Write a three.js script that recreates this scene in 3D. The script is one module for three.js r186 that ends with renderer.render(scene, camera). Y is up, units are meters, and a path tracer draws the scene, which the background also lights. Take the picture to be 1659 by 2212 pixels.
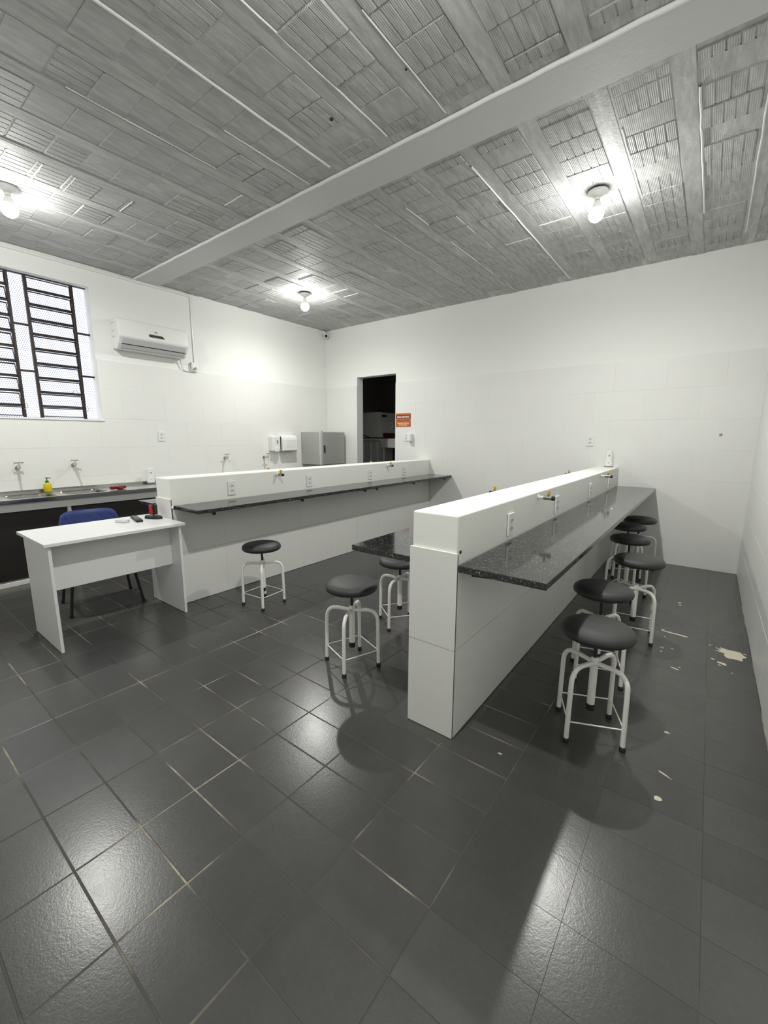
import * as THREE from 'three';
import { mergeGeometries } from 'three/addons/utils/BufferGeometryUtils.js';
import { RoundedBoxGeometry } from 'three/addons/geometries/RoundedBoxGeometry.js';

// ---------------------------------------------------------------- camera, sky, exposure
const scene = new THREE.Scene();
const camera = new THREE.PerspectiveCamera(101.087, 1659 / 2212, 0.05, 60);
camera.rotation.order = 'YXZ';
camera.position.set(5.2536, 1.3089, 5.2673);
camera.rotation.set(-0.1743, 0.6528, 0.0036);
camera.updateMatrixWorld(true);
scene.background = new THREE.Color().setRGB(1.95, 2.05, 2.3);      // bright overcast day, seen only through the window
const LAMP = 1.42, LAMP_DOWN = 7.5, LAMP_COLOR = new THREE.Color().setRGB(1.0, 0.995, 0.95);
const renderer = new THREE.WebGLRenderer({ antialias: true });
renderer.toneMapping = THREE.LinearToneMapping;
renderer.toneMappingExposure = 1.07;
renderer.shadowMap.enabled = true;

// ---------------------------------------------------------------- small helpers
const V = (x, y, z) => new THREE.Vector3(x, y, z);
let seed = 20731;
const rnd = () => { seed = (seed * 1664525 + 1013904223) >>> 0; return seed / 4294967296; };
const rr = (a, b) => a + (b - a) * rnd();
const used = {};
const numbered = (n) => { const k = used[n] = (used[n] ?? -1) + 1; return k ? n + '_' + String(k).padStart(3, '0') : n; };
const geo = (g) => { const h = g.index ? g.toNonIndexed() : g; for (const k of Object.keys(h.attributes)) if (!['position', 'normal', 'uv'].includes(k)) h.deleteAttribute(k); return h; };
const merge = (list) => (list.length === 1 ? list[0] : mergeGeometries(list.map(geo)));
function metreUv(g, ox = 0, oy = 0) {                             // uv in metres from position, by the main axis of the normal
  g = geo(g);
  const p = g.attributes.position, n = g.attributes.normal, uv = new Float32Array(p.count * 2);
  for (let i = 0; i < p.count; i++) {
    const a = Math.abs(n.getX(i)), b = Math.abs(n.getY(i)), c = Math.abs(n.getZ(i));
    const [u, v] = a >= b && a >= c ? [p.getZ(i), p.getY(i)] : b >= c ? [p.getX(i), p.getZ(i)] : [p.getX(i), p.getY(i)];
    uv[2 * i] = u + ox; uv[2 * i + 1] = v + oy;
  }
  g.setAttribute('uv', new THREE.BufferAttribute(uv, 2));
  return g;
}
function mesh(name, g, m, parent) {
  const o = new THREE.Mesh(Array.isArray(g) ? merge(g) : g, m);
  o.castShadow = o.receiveShadow = true;
  o.name = parent ? name : numbered(name);
  if (parent) { const k = parent.userData.__n ?? (parent.userData.__n = {}); k[name] = (k[name] ?? -1) + 1; if (k[name]) o.name = name + '_' + String(k[name]).padStart(3, '0'); }
  (parent ?? scene).add(o);
  return o;
}
const part = mesh;
function tag(o, label, category, group) { o.userData.label = label; o.userData.category = category; if (group) o.userData.group = group; return o; }
function struct(o) { o.userData.kind = 'structure'; return o; }
function thing(name, label, category, pos = [0, 0, 0], turn = 0, group) {
  const o = new THREE.Group();
  o.name = numbered(name); o.position.set(...pos); o.rotation.y = turn; scene.add(o);
  return tag(o, label, category, group);
}
function copyOf(src, label, pos, turn = 0) {
  const o = src.clone(); o.name = numbered(src.name.replace(/_\d{3}$/, '')); o.userData = { ...src.userData, label };
  o.position.set(...pos); o.rotation.set(0, turn, 0); scene.add(o);
  return o;
}
const box = (x0, x1, y0, y1, z0, z1) => new THREE.BoxGeometry(x1 - x0, y1 - y0, z1 - z0).translate((x0 + x1) / 2, (y0 + y1) / 2, (z0 + z1) / 2);
const rbox = (x0, x1, y0, y1, z0, z1, r = 0.003, s = 2) => new RoundedBoxGeometry(x1 - x0, y1 - y0, z1 - z0, s, r).translate((x0 + x1) / 2, (y0 + y1) / 2, (z0 + z1) / 2);
const cyl = (r0, r1, h, n = 20) => new THREE.CylinderGeometry(r0, r1, h, n);
function bar(a, b, r, n = 10) {                                   // round bar between two points
  const d = new THREE.Vector3().subVectors(b, a), g = new THREE.CylinderGeometry(r, r, d.length(), n);
  return g.applyQuaternion(new THREE.Quaternion().setFromUnitVectors(V(0, 1, 0), d.clone().normalize())).translate(...a.clone().add(b).multiplyScalar(0.5).toArray());
}
const tube = (pts, r, n = 24, k = 10, closed = false, tension = 0.5) => new THREE.TubeGeometry(new THREE.CatmullRomCurve3(pts, closed, 'catmullrom', tension), n, r, k, closed);
const lathe = (pts, n = 32) => new THREE.LatheGeometry(pts.map(([x, y]) => new THREE.Vector2(x, y)), n);
function plate(w, h, t, b, ou = 0, ov = 0) {                      // bevelled plate: lower left corner at 0, faces +z, back left open
  const p = [], u = [], q = [[0, 0, 0], [w, 0, 0], [w, h, 0], [0, h, 0], [b, b, t], [w - b, b, t], [w - b, h - b, t], [b, h - b, t], [0, 0, t - b], [w, 0, t - b], [w, h, t - b], [0, h, t - b]];
  const quad = (a, c, d, e) => { for (const k of [a, c, d, a, d, e]) { p.push(...q[k]); u.push(q[k][0] + ou, q[k][1] + ov); } };
  quad(4, 5, 6, 7);
  for (const [a, c, d, e] of [[8, 9, 5, 4], [9, 10, 6, 5], [10, 11, 7, 6], [11, 8, 4, 7], [0, 1, 9, 8], [1, 2, 10, 9], [2, 3, 11, 10], [3, 0, 8, 11]]) quad(a, c, d, e);
  const g = new THREE.BufferGeometry();
  g.setAttribute('position', new THREE.Float32BufferAttribute(p, 3)); g.setAttribute('uv', new THREE.Float32BufferAttribute(u, 2));
  g.computeVertexNormals();
  return g;
}
const FACING = { x: [V(0, 0, -1), V(0, 1, 0), V(1, 0, 0)], nx: [V(0, 0, 1), V(0, 1, 0), V(-1, 0, 0)], z: [V(1, 0, 0), V(0, 1, 0), V(0, 0, 1)], y: [V(1, 0, 0), V(0, 0, -1), V(0, 1, 0)], ny: [V(1, 0, 0), V(0, 0, 1), V(0, -1, 0)] };
const frame = (f) => new THREE.Matrix4().makeBasis(...FACING[f]);

// ---------------------------------------------------------------- procedural textures
function noiseGrid(n, cells, sd) {                                // tileable smooth noise, n x n, 0..1
  let s = sd; const r = () => { s = (s * 1664525 + 1013904223) >>> 0; return s / 4294967296; };
  const g = new Float32Array(cells * cells).map(r), out = new Float32Array(n * n), f = (t) => t * t * (3 - 2 * t);
  for (let y = 0; y < n; y++) for (let x = 0; x < n; x++) {
    const a = (x / n) * cells, b = (y / n) * cells, i = Math.floor(a), j = Math.floor(b), u = f(a - i), v = f(b - j), i1 = (i + 1) % cells, j1 = (j + 1) % cells;
    out[y * n + x] = (g[j * cells + i] * (1 - u) + g[j * cells + i1] * u) * (1 - v) + (g[j1 * cells + i] * (1 - u) + g[j1 * cells + i1] * u) * v;
  }
  return out;
}
function fbm(n, layers, sd) { const out = new Float32Array(n * n); let t = 0; layers.forEach(([c, a], k) => { const g = noiseGrid(n, c, sd + 77 * k); for (let i = 0; i < out.length; i++) out[i] += a * g[i]; t += a; }); for (let i = 0; i < out.length; i++) out[i] /= t; return out; }
function tex(n, fn, size, srgb) {                                 // fn(i, x, y) -> grey or [r, g, b] 0..1; size = metres per repeat (or [u, v])
  const d = new Uint8Array(n * n * 4);
  for (let y = 0; y < n; y++) for (let x = 0; x < n; x++) { const i = y * n + x, c = fn(i, x, y), [r, g, b] = Array.isArray(c) ? c : [c, c, c]; d.set([r, g, b].map((q) => Math.max(0, Math.min(255, Math.round(q * 255)))), i * 4); d[i * 4 + 3] = 255; }
  const t = new THREE.DataTexture(d, n, n); t.wrapS = t.wrapT = THREE.RepeatWrapping; t.magFilter = THREE.LinearFilter; t.minFilter = THREE.LinearMipmapLinearFilter; t.generateMipmaps = true;
  const [su, sv] = Array.isArray(size) ? size : [size, size]; t.repeat.set(1 / su, 1 / sv);
  if (srgb) t.colorSpace = THREE.SRGBColorSpace;
  t.needsUpdate = true;
  return t;
}
const N = 512;
const nFine = fbm(N, [[128, 1], [64, 0.8], [32, 0.5]], 11), nMid = fbm(N, [[48, 1], [24, 1], [12, 0.6]], 29), nBig = fbm(N, [[5, 1], [11, 0.7], [23, 0.4]], 53), nGrain = fbm(N, [[256, 1], [128, 0.8], [40, 0.3]], 71);
const tFloorBump = tex(N, (i) => 0.7 * nFine[i] + 0.3 * nMid[i], 0.3);
const tFloorTone = tex(N, (i) => 0.78 + 0.12 * nBig[i] + 0.06 * (nGrain[i] - 0.5), 1.3, true);
const tFloorRough = tex(N, (i) => 0.8 + 0.12 * (nBig[i] - 0.5) + 0.06 * (nMid[i] - 0.5), 0.9);
const tGrout = tex(N, (i, x, y) => { const w = Math.max(0, nBig[i] - 0.45) * 5 * (0.35 + 0.9 * nFine[i]), k = Math.min(1, w); return [0.29 + 0.36 * k, 0.285 + 0.33 * k, 0.268 + 0.29 * k]; }, 1.7, true);
const tPaintBump = tex(N, (i) => 0.5 * nFine[i] + 0.5 * nMid[i], 0.35);
const tCeilTone = tex(N, (i) => { const k = nBig[i], g = nMid[i], f = nFine[i]; return 0.86 + 0.14 * (k - 0.5) + 0.2 * (g - 0.5) + 0.14 * (f - 0.5); }, [0.8, 4.2], true);
const tBlockBump = tex(N, (i, x) => { const c = (x / N) * 28, s = c - Math.floor(c); return 0.72 * Math.min(1, Math.max(0, (0.5 - Math.abs(s - 0.5)) * 3.2)) + 0.28 * nFine[i]; }, 0.252);
const tRoughBump = tex(N, (i) => 0.4 * nMid[i] + 0.25 * nBig[i] + 0.35 * nFine[i], 0.6);
const tGranite = tex(N, (i) => { const a = nGrain[i], b = nFine[i]; const k = a > 0.64 ? (a - 0.64) * 3 : 0, l = b > 0.66 ? 0.09 : 0; return [0.105 + k + l, 0.11 + k + l, 0.108 + 0.95 * k + l]; }, 0.42, true);
const tLeather = tex(N, (i) => 0.6 * nFine[i] + 0.4 * nGrain[i], 0.1);
const tBrushed = tex(N, (i, x, y) => 0.5 + 0.6 * (nGrain[y * N + ((x * 3) >> 6)] - 0.5) + 0.3 * (nBig[i] - 0.5), 0.4);
const tHoles = tex(N, (i, x, y) => { const c = (x / N) * 16, r = (y / N) * 16, row = Math.floor(r), a = c + (row % 2) * 0.5, dx = a - Math.floor(a) - 0.5, dy = r - row - 0.5, d = Math.hypot(dx, dy * 0.9); const k = Math.min(1, Math.max(0, (0.3 - d) * 9)); return [0.98 - 0.42 * k, 0.98 - 0.41 * k, 0.99 - 0.38 * k]; }, 0.3, true);

// ---------------------------------------------------------------- materials
const lin = (r, g = r, b = r) => new THREE.Color().setRGB(r, g, b);
const std = (name, color, roughness, more = {}) => Object.assign(new THREE.MeshStandardMaterial({ color, roughness, ...more }), { name });
const phy = (name, color, roughness, more = {}) => Object.assign(new THREE.MeshPhysicalMaterial({ color, roughness, ...more }), { name });
const M = {
  wall: std('white wall paint', lin(0.82, 0.825, 0.8), 0.75, { bumpMap: tPaintBump, bumpScale: 0.0006 }),
  tile: [0.765, 0.77, 0.775].map((a, i) => std('white painted wall tile ' + 'abc'[i], lin(a, a * 1.004, a * 0.975), 0.42, { bumpMap: tPaintBump, bumpScale: 0.00025 })),
  grout: std('wall grout', lin(0.77, 0.772, 0.75), 0.7),
  groutDark: std('dirty bench joint', lin(0.16, 0.155, 0.145), 0.9),
  benchPaint: std('white bench plaster', lin(0.82, 0.825, 0.79), 0.7, { bumpMap: tPaintBump, bumpScale: 0.0003 }),
  ceiling: std('grey white ceiling paint', lin(0.66, 0.666, 0.655), 0.62, { map: tCeilTone, bumpMap: tRoughBump, bumpScale: 0.0028 }),
  blockRib: [1, 0.95].map((k) => std('ribbed clay block', lin(0.66 * k, 0.666 * k, 0.655 * k), 0.6, { map: tCeilTone, bumpMap: tBlockBump, bumpScale: 0.0028 })),
  blockPlain: std('plastered clay block', lin(0.64, 0.646, 0.635), 0.62, { map: tCeilTone, bumpMap: tBlockBump, bumpScale: 0.001 }),
  mortar: std('painted mortar', lin(0.8, 0.805, 0.795), 0.6),
  beam: std('grey beam paint', lin(0.58, 0.587, 0.583), 0.62, { bumpMap: tRoughBump, bumpScale: 0.0015 }),
  floor: [1, 0.95, 1.04].map((k) => std('dark grey floor enamel', lin(0.098 * k, 0.097 * k, 0.092 * k), 0.32, { map: tFloorTone, roughnessMap: tFloorRough, bumpMap: tFloorBump, bumpScale: 0.00022 })),
  floorGrout: std('floor joint', lin(0.9), 0.8, { map: tGrout }),
  chip: std('bare floor under the paint', lin(0.6, 0.55, 0.45), 0.85, { bumpMap: tFloorBump, bumpScale: 0.001 }),
  granite: phy('black speckled granite', lin(1), 0.09, { map: tGranite, specularIntensity: 1 }),
  graniteEdge: std('sawn granite edge', lin(0.75), 0.35, { map: tGranite }),
  black: std('black painted metal', lin(0.018), 0.5),
  leather: std('black leatherette', lin(0.022, 0.022, 0.023), 0.42, { bumpMap: tLeather, bumpScale: 0.0004 }),
  rubber: std('black rubber', lin(0.012), 0.7),
  enamel: std('white enamelled steel', lin(0.86, 0.86, 0.82), 0.32),
  melamine: std('white melamine', lin(0.76, 0.765, 0.76), 0.35),
  plastic: std('white plastic', lin(0.78, 0.785, 0.77), 0.3),
  flap: std('air outlet flap', lin(0.55, 0.565, 0.57), 0.35),
  socket: std('pale grey plastic', lin(0.62, 0.65, 0.7), 0.4),
  dark: std('dark recess', lin(0.02), 0.6),
  navy: std('blue plastic', lin(0.018, 0.04, 0.2), 0.38),
  steel: std('brushed steel', lin(0.47, 0.47, 0.455), 0.36, { metalness: 1, roughnessMap: tBrushed }),
  chrome: std('chromed brass', lin(0.62, 0.61, 0.58), 0.2, { metalness: 1 }),
  gunmetal: std('grey valve body', lin(0.3, 0.29, 0.26), 0.35, { metalness: 0.9 }),
  yellow: std('yellow valve lever', lin(0.62, 0.36, 0.03), 0.4),
  brown: std('dark brown door', lin(0.012, 0.009, 0.007), 0.55),
  cabinet: std('pale grey frame', lin(0.55, 0.56, 0.55), 0.5),
  greyBox: std('light grey enclosure paint', lin(0.36, 0.365, 0.34), 0.45),
  greyBoxDoor: std('light grey enclosure door', lin(0.34, 0.345, 0.325), 0.4),
  iron: std('dark brown window steel', lin(0.018, 0.009, 0.008), 0.5),
  glass: phy('window glass', lin(0.97), 0.02, { transmission: 1, thickness: 0 }),
  sheet: phy('white perforated sheet', lin(0.95), 0.95, { map: tHoles, transmission: 0.6, thickness: 0 }),
  red: std('red plastic', lin(0.5, 0.012, 0.018), 0.35),
  darkRed: std('deep red plastic', lin(0.16, 0.006, 0.012), 0.25),
  grey: std('grey plastic', lin(0.3), 0.45),
  soap: phy('yellow liquid soap', lin(0.86, 0.72, 0.03), 0.12, { transmission: 0.35, thickness: 0.02, ior: 1.36, attenuationColor: lin(0.8, 0.65, 0.02), attenuationDistance: 0.03 }),
  green: std('green pump', lin(0.008, 0.12, 0.045), 0.35),
  bulb: std('lit bulb', lin(0.9), 0.4, { emissive: lin(1, 0.99, 0.94), emissiveIntensity: 7 }),
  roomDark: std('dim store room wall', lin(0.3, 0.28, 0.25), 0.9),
  storeWhite: std('white equipment housing', lin(0.84, 0.845, 0.82), 0.5),
  storeGrey: std('grey equipment housing', lin(0.66, 0.67, 0.65), 0.5),
};

// ---------------------------------------------------------------- the setting
const W = 5.6, D = 5.75, H = 3.03, TH = 0.14, TILE_T = 0.008;
const DOOR = { a: 0.677, b: 1.44, top: 2.249 }, WIN = { a: 3.415, b: 4.575, lo: 1.49, hi: 2.825 };
const wallUv = (list) => metreUv(merge(list));
const wallLeft = struct(mesh('wall_left', wallUv([box(-TH, 0, 0, WIN.lo, 0, D), box(-TH, 0, WIN.hi, H + 0.16, 0, D), box(-TH, 0, WIN.lo, WIN.hi, 0, WIN.a), box(-TH, 0, WIN.lo, WIN.hi, WIN.b, D)]), M.wall));
const wallBack = struct(mesh('wall_back', wallUv([box(-TH, DOOR.a, 0, H + 0.16, -TH, 0), box(DOOR.b, W + TH, 0, H + 0.16, -TH, 0), box(DOOR.a, DOOR.b, DOOR.top, H + 0.16, -TH, 0)]), M.wall));
const wallRight = struct(mesh('wall_right', wallUv([box(W, W + TH, 0, H + 0.16, 0, D)]), M.wall));
struct(mesh('wall_front', wallUv([box(-TH, W + TH, 0, H + 0.16, D, D + TH)]), M.wall));
const floor = struct(mesh('floor', metreUv(box(-TH, W + TH, -0.15, -0.0009, -TH, D + TH)), M.floorGrout));
const ceiling = struct(mesh('ceiling', metreUv(box(-TH, W + TH, H + 0.0045, H + 0.2, -TH, D + TH)), M.ceiling));

// how large a rectangle shows in the picture (0 when out of frame)
const frustum = new THREE.Frustum().setFromProjectionMatrix(new THREE.Matrix4().multiplyMatrices(camera.projectionMatrix, camera.matrixWorldInverse));
function seenSize(c, area, n) { return frustum.containsPoint(c) ? area * Math.abs(n.dot(c.clone().sub(camera.position).normalize())) / c.distanceToSquared(camera.position) : 0; }

// wall tiles: every tile a mesh, cut round openings, grout in recess behind them
const cut = (r, h) => {                                           // rectangles [a0, a1, b0, b1]: r minus h
  const [a0, a1, b0, b1] = r, [c0, c1, d0, d1] = h;
  if (c1 <= a0 || c0 >= a1 || d1 <= b0 || d0 >= b1) return [r];
  const out = [], e0 = Math.max(b0, d0), e1 = Math.min(b1, d1);
  if (d0 > b0) out.push([a0, a1, b0, d0]);
  if (d1 < b1) out.push([a0, a1, d1, b1]);
  if (c0 > a0) out.push([a0, c0, e0, e1]);
  if (c1 < a1) out.push([c1, a1, e0, e1]);
  return out;
};
const plates = new Map();
function tilePlate(w, h, t, b) { const k = [w, h, t, b].map((q) => q.toFixed(4)).join(); if (!plates.has(k)) plates.set(k, plate(w, h, t, b, (plates.size * 0.137) % 1, (plates.size * 0.211) % 1)); return plates.get(k); }
function tileFace(parent, facing, origin, rows, len, offsets, a0, a1, holes, gap = 0.0016, groutMat = M.grout) {
  const m = frame(facing), put = (g, mat, name, a, b, lift) => { const o = part(name, g, mat, parent); o.position.copy(V(a, b, lift).applyMatrix4(m)).add(origin); o.quaternion.setFromRotationMatrix(m); return o; };
  rows.slice(0, -1).forEach((b0, r) => {
    const b1 = rows[r + 1], start = offsets[r % offsets.length];
    for (let a = start + Math.floor((a0 - start) / len) * len; a < a1 - 0.01; a += len) {
      let rects = [[Math.max(a, a0), Math.min(a + len, a1), b0, b1]];
      for (const h of holes) rects = rects.flatMap((q) => cut(q, h));
      for (const [p, q, s, t] of rects) if (q - p > 0.015 && t - s > 0.015) put(tilePlate(q - p - 0.0006, t - s - gap, TILE_T + 0.0004 * Math.floor(rnd() * 3), 0.0005), M.tile[Math.floor(rnd() * 3)], 'tile', p + 0.0003, s + gap / 2, 0);
    }
  });
  let g = [[a0, a1, rows[0], rows[rows.length - 1]]];
  for (const h of holes) g = g.flatMap((q) => cut(q, h));
  const grout = merge(g.map(([p, q, s, t]) => plate(q - p, t - s, TILE_T - 0.0007, 0.0004).translate(p, s, 0)));
  put(grout, groutMat, 'grout', 0, 0, 0);
}
const ROWS = [0, 0.292, 0.592, 0.894, 1.196, 1.503, 1.81, 2.118];
const O = V(0, 0, 0);
tileFace(wallBack, 'z', O, ROWS, 0.475, [4.83, 4.65], 0, W, [[DOOR.a, DOOR.b, -1, 3]]);
tileFace(wallLeft, 'x', O, ROWS, 0.475, [-0.12, -0.36], -D, 0, [[-WIN.b, -WIN.a, WIN.lo, 3]]);
tileFace(wallRight, 'nx', V(W, 0, 0), ROWS, 0.475, [0.1, 0.34], 0, D, []);

// floor tiles, laid in line with the walls
{
  const sx = 0.3046, sz = 0.1918, x0 = 2.9375, z0 = 4.984, m = frame('y'), q = new THREE.Quaternion().setFromRotationMatrix(m), list = [];
  const under = [[0, 0.49, 0.9, D], [1.84, 2.05, 0, 3.72], [4.27, 4.47, 0, 3.74]];
  for (let i = -10; i < 9; i++) for (let j = -5; j < 27; j++) {
    const a = Math.max(0.012, x0 + i * sx), b = Math.min(W - 0.012, x0 + (i + 1) * sx), c = Math.max(0.012, z0 - (j + 1) * sz), d = Math.min(D, z0 - j * sz);
    if (b - a < 0.02 || d - c < 0.02 || under.some(([p, r, s, t]) => a > p - 0.01 && b < r + 0.01 && c > s - 0.01 && d < t + 0.01)) continue;
    const worn = a > 4.75 || (d < 2.95 && a < 3.3) || (d < 1.5), gap = worn ? 0.0006 : 0.0038, mid = V((a + b) / 2, 0, (c + d) / 2);
    list.push({ a: a + gap / 2, d: d - gap / 2, w: b - a - gap, h: d - c - gap, seen: seenSize(mid, (b - a) * (d - c), V(0, 1, 0)), painted: worn });
  }
  list.sort((p, r) => r.seen - p.seen);
  const rest = [];
  list.forEach((t, k) => {
    const v = Math.floor(rnd() * 4), key = [t.w.toFixed(3), t.h.toFixed(3), v, t.painted].join();
    if (!plates.has(key)) plates.set(key, plate(t.w, t.h, 0.0036, t.painted ? 0.0004 : 0.0018, v * 0.31 + 0.05, v * 0.47));
    const g = plates.get(key), lift = -0.0036 + (t.painted ? 0 : rr(-0.0005, 0.0005));
    if (k < 300 && t.seen > 0) { const o = part('tile', g, M.floor[Math.floor(rnd() * 3)], floor); o.position.set(t.a, lift, t.d); o.quaternion.copy(q); o.rotation.x += rr(-0.0012, 0.0012); } else rest.push(g.clone().applyMatrix4(m).translate(t.a, lift, t.d));
  });
  part('outlying_tiles', rest, M.floor[0], floor).userData.kind = 'stuff';
  // paint worn off the floor in the right-hand aisle
  const blob = (pts, x, z, turn = 0) => {
    const s = new THREE.Shape(new THREE.CatmullRomCurve3(pts.map(([u, v]) => V(u, v, 0)), true, 'catmullrom', 0.5).getPoints(pts.length * 3).map((q) => new THREE.Vector2(q.x, q.y)));
    const g = new THREE.ExtrudeGeometry(s, { depth: 0.0009, bevelEnabled: false }).rotateX(-Math.PI / 2).rotateY(turn).translate(x, 0.0002, z);
    part('paint_chip', metreUv(g), M.chip, floor);
  };
  const ragged = (rx, rz, n, wild) => Array.from({ length: n }, (_, k) => { const t = (k / n) * Math.PI * 2, r = 1 + rr(-wild, wild); return [Math.cos(t) * rx * r, Math.sin(t) * rz * r]; });
  blob([[-0.085, 0.035], [-0.05, 0.028], [-0.065, 0.055], [-0.02, 0.055], [0.03, 0.07], [0.055, 0.04], [0.075, 0.02], [0.06, -0.015], [0.07, -0.05], [0.03, -0.06], [0.005, -0.075], [-0.02, -0.05], [-0.025, -0.02], [-0.075, -0.012], [-0.05, 0.005]], 5.49, 2.05, -0.25);
  for (const [x, z, rx, rz, t] of [[5.448, 2.225, 0.022, 0.014, -0.4], [5.405, 2.19, 0.011, 0.007, -0.4], [5.435, 2.255, 0.009, 0.006, 0], [5.225, 2.46, 0.02, 0.007, -0.4], [5.25, 2.43, 0.007, 0.005, 0], [5.148, 2.21, 0.01, 0.008, 0], [5.148, 2.27, 0.01, 0.007, 1], [5.2, 2.19, 0.011, 0.009, 0], [5.178, 1.925, 0.09, 0.009, -0.1], [5.24, 1.94, 0.035, 0.005, -0.15], [5.13, 1.9, 0.01, 0.006, 0], [5.15, 2.02, 0.007, 0.006, 0], [5.239, 3.579, 0.013, 0.01, 0.6], [5.238, 3.134, 0.01, 0.006, 0], [5.25, 3.43, 0.025, 0.004, -0.5], [5.195, 1.24, 0.014, 0.01, 0], [5.2, 1.3, 0.012, 0.009, 0], [5.49, 2.32, 0.005, 0.004, 0], [5.39, 1.98, 0.007, 0.005, 0], [4.69, 3.72, 0.007, 0.005, 0], [5.56, 2.0, 0.012, 0.004, -0.7]]) blob(ragged(rx, rz, 9, 0.35), x, z, t);
}

// ceiling of clay blocks between concrete joists, crossed by a wide flat beam
{
  const pitch = 0.36, bw = 0.252, x0 = 3.577, rowz = 0.183, beam = [2.712, 2.965], m = frame('ny');
  const profile = (grooves, deep) => {                            // across x: chamfered sides and shallow channels
    const c = 0.004, pts = [[0, 0], [0, deep - c], [c, deep]];
    for (let k = 1; k <= grooves; k++) { const gx = (bw * k) / (grooves + 1); pts.push([gx - 0.0042, deep], [gx - 0.002, deep - 0.0035], [gx + 0.002, deep - 0.0035], [gx + 0.0042, deep]); }
    return pts.concat([[bw - c, deep], [bw, deep - c], [bw, 0]]);
  };
  const extrude = (pts, len, ou) => {
    const p = [], u = [], c = 0.004, at = (k, e) => { const [x, z] = pts[k]; return [x, e === 0 ? 0 : e === 1 ? c : e === 2 ? len - c : len, e === 0 || e === 3 ? Math.max(0, z - 0.003) : z]; };
    const quad = (...q) => { for (const k of [0, 1, 2, 0, 2, 3]) { p.push(...q[k]); u.push(q[k][0], q[k][1] + ou); } };
    for (let k = 0; k + 1 < pts.length; k++) quad(at(k, 1), at(k + 1, 1), at(k + 1, 2), at(k, 2));
    const e = pts.length - 1, corner = (k, s) => at(k, s);
    for (const [s, t, flip] of [[0, 1, 1], [2, 3, 1]]) quad(corner(2, s), corner(e - 2, s), corner(e - 2, t), corner(2, t));
    const low = (s) => [[0, s ? len : 0, 0], [bw, s ? len : 0, 0]];
    { const [a, b] = low(0); quad(a, b, corner(e - 2, 0), corner(2, 0)); } { const [a, b] = low(1); quad(b, a, corner(2, 3), corner(e - 2, 3)); }
    const g = new THREE.BufferGeometry(); g.setAttribute('position', new THREE.Float32BufferAttribute(p, 3)); g.setAttribute('uv', new THREE.Float32BufferAttribute(u, 2)); g.computeVertexNormals();
    return g;
  };
  const kinds = [extrude(profile(4, 0.03), rowz - 0.003, 0), extrude(profile(4, 0.03), rowz - 0.005, 0.31), extrude(profile(3, 0.03), rowz - 0.002, 0.7), extrude(profile(0, 0.03), rowz - 0.0004, 0.2)];
  const half = [extrude(profile(4, 0.03), 0.075, 0), extrude(profile(0, 0.03), 0.075, 0.2)];
  const list = [];
  for (let i = -10; i < 6; i++) {
    const x = x0 + i * pitch;
    if (x < -0.05 || x + bw > W + 0.05) continue;
    const cells = [];
    for (let z = 2.57 - rowz * 13 - 0; z < beam[0] - 0.08; z += rowz) if (z > 0.02) cells.push([z, z + rowz > beam[0] + 0.01 ? 1 : 0]);
    for (let z = 3.116; z < D - 0.1; z += rowz) cells.push([z, 0]);
    cells.push([beam[1] + 0.07, 1]);
    for (const [z, short] of cells) {
      const front = z > beam[1], plainChance = front ? (x > 3.15 ? 0.04 : x > 1.3 && x < 1.8 ? 0.25 : x > 0.6 && x < 1.3 ? 0.35 : 0.78) : x > 3.1 ? 0.12 : x > 1.9 && x < 3.1 ? 0.6 : 0.25;
      const plain = rnd() < plainChance, drop = rr(-0.0045, 0.0045);
      const c = V(x + bw / 2, H, z + rowz / 2);
      list.push({ x, z, short, plain, y: H + 0.008 + (plain ? 0.0015 + drop * 0.3 : drop), seen: seenSize(c, bw * rowz * (short ? 0.4 : 1), V(0, 1, 0)), g: short ? half[plain ? 1 : 0] : plain ? kinds[3] : kinds[Math.floor(rnd() * 3)], tilt: rr(-0.008, 0.008), roll: rr(-0.007, 0.007), turn: rr(-0.008, 0.008) });
    }
  }
  list.sort((p, q) => q.seen - p.seen);
  const rest = [], q0 = new THREE.Quaternion().setFromRotationMatrix(m);
  list.forEach((t, k) => {
    const q = new THREE.Quaternion().setFromEuler(new THREE.Euler(t.tilt, t.turn, t.roll)).multiply(q0);
    const at = new THREE.Matrix4().compose(V(t.x, t.y + 0.022, t.z), q, V(1, 1, 1));
    if (k < 300 && t.seen > 0) { const o = part('clay_block', t.g, t.plain ? M.blockPlain : M.blockRib[k % 2], ceiling); o.applyMatrix4(at); } else rest.push(t.g.clone().applyMatrix4(at));
  });
  if (rest.length) part('outlying_clay_blocks', rest, M.blockPlain, ceiling).userData.kind = 'stuff';
  for (let i = -11; i < 6; i++) {
    const x = x0 + i * pitch + bw + 0.004, a = Math.max(0.002, x), b = Math.min(W - 0.002, x + pitch - bw - 0.008);
    if (b - a < 0.02) continue;
    part('joist', metreUv(rbox(a, b, H + rr(-0.001, 0.0035), H + 0.06, 0.002, beam[0] - 0.003, 0.004, 1)), M.ceiling, ceiling);
    part('joist', metreUv(rbox(a, b, H + rr(-0.005, 0.004), H + 0.06, beam[1] + 0.003, D - 0.002, 0.004, 1)), M.ceiling, ceiling);
  }
  // mortar squeezed out along some joints and lumps of paint that catch the lamps
  const ridge = (xa, xb, za, zb, r) => {
    const n = 14, pts = Array.from({ length: n }, (_, k) => V(xa + (xb - xa) * k / (n - 1) + rr(-0.002, 0.002), H + 0.001 + rr(-0.001, 0.001), za + (zb - za) * k / (n - 1) + (za === zb ? rr(-0.002, 0.002) : 0)));
    part('mortar_ridge', metreUv(tube(pts, r, 26, 6)), M.mortar, ceiling);
  };
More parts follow.
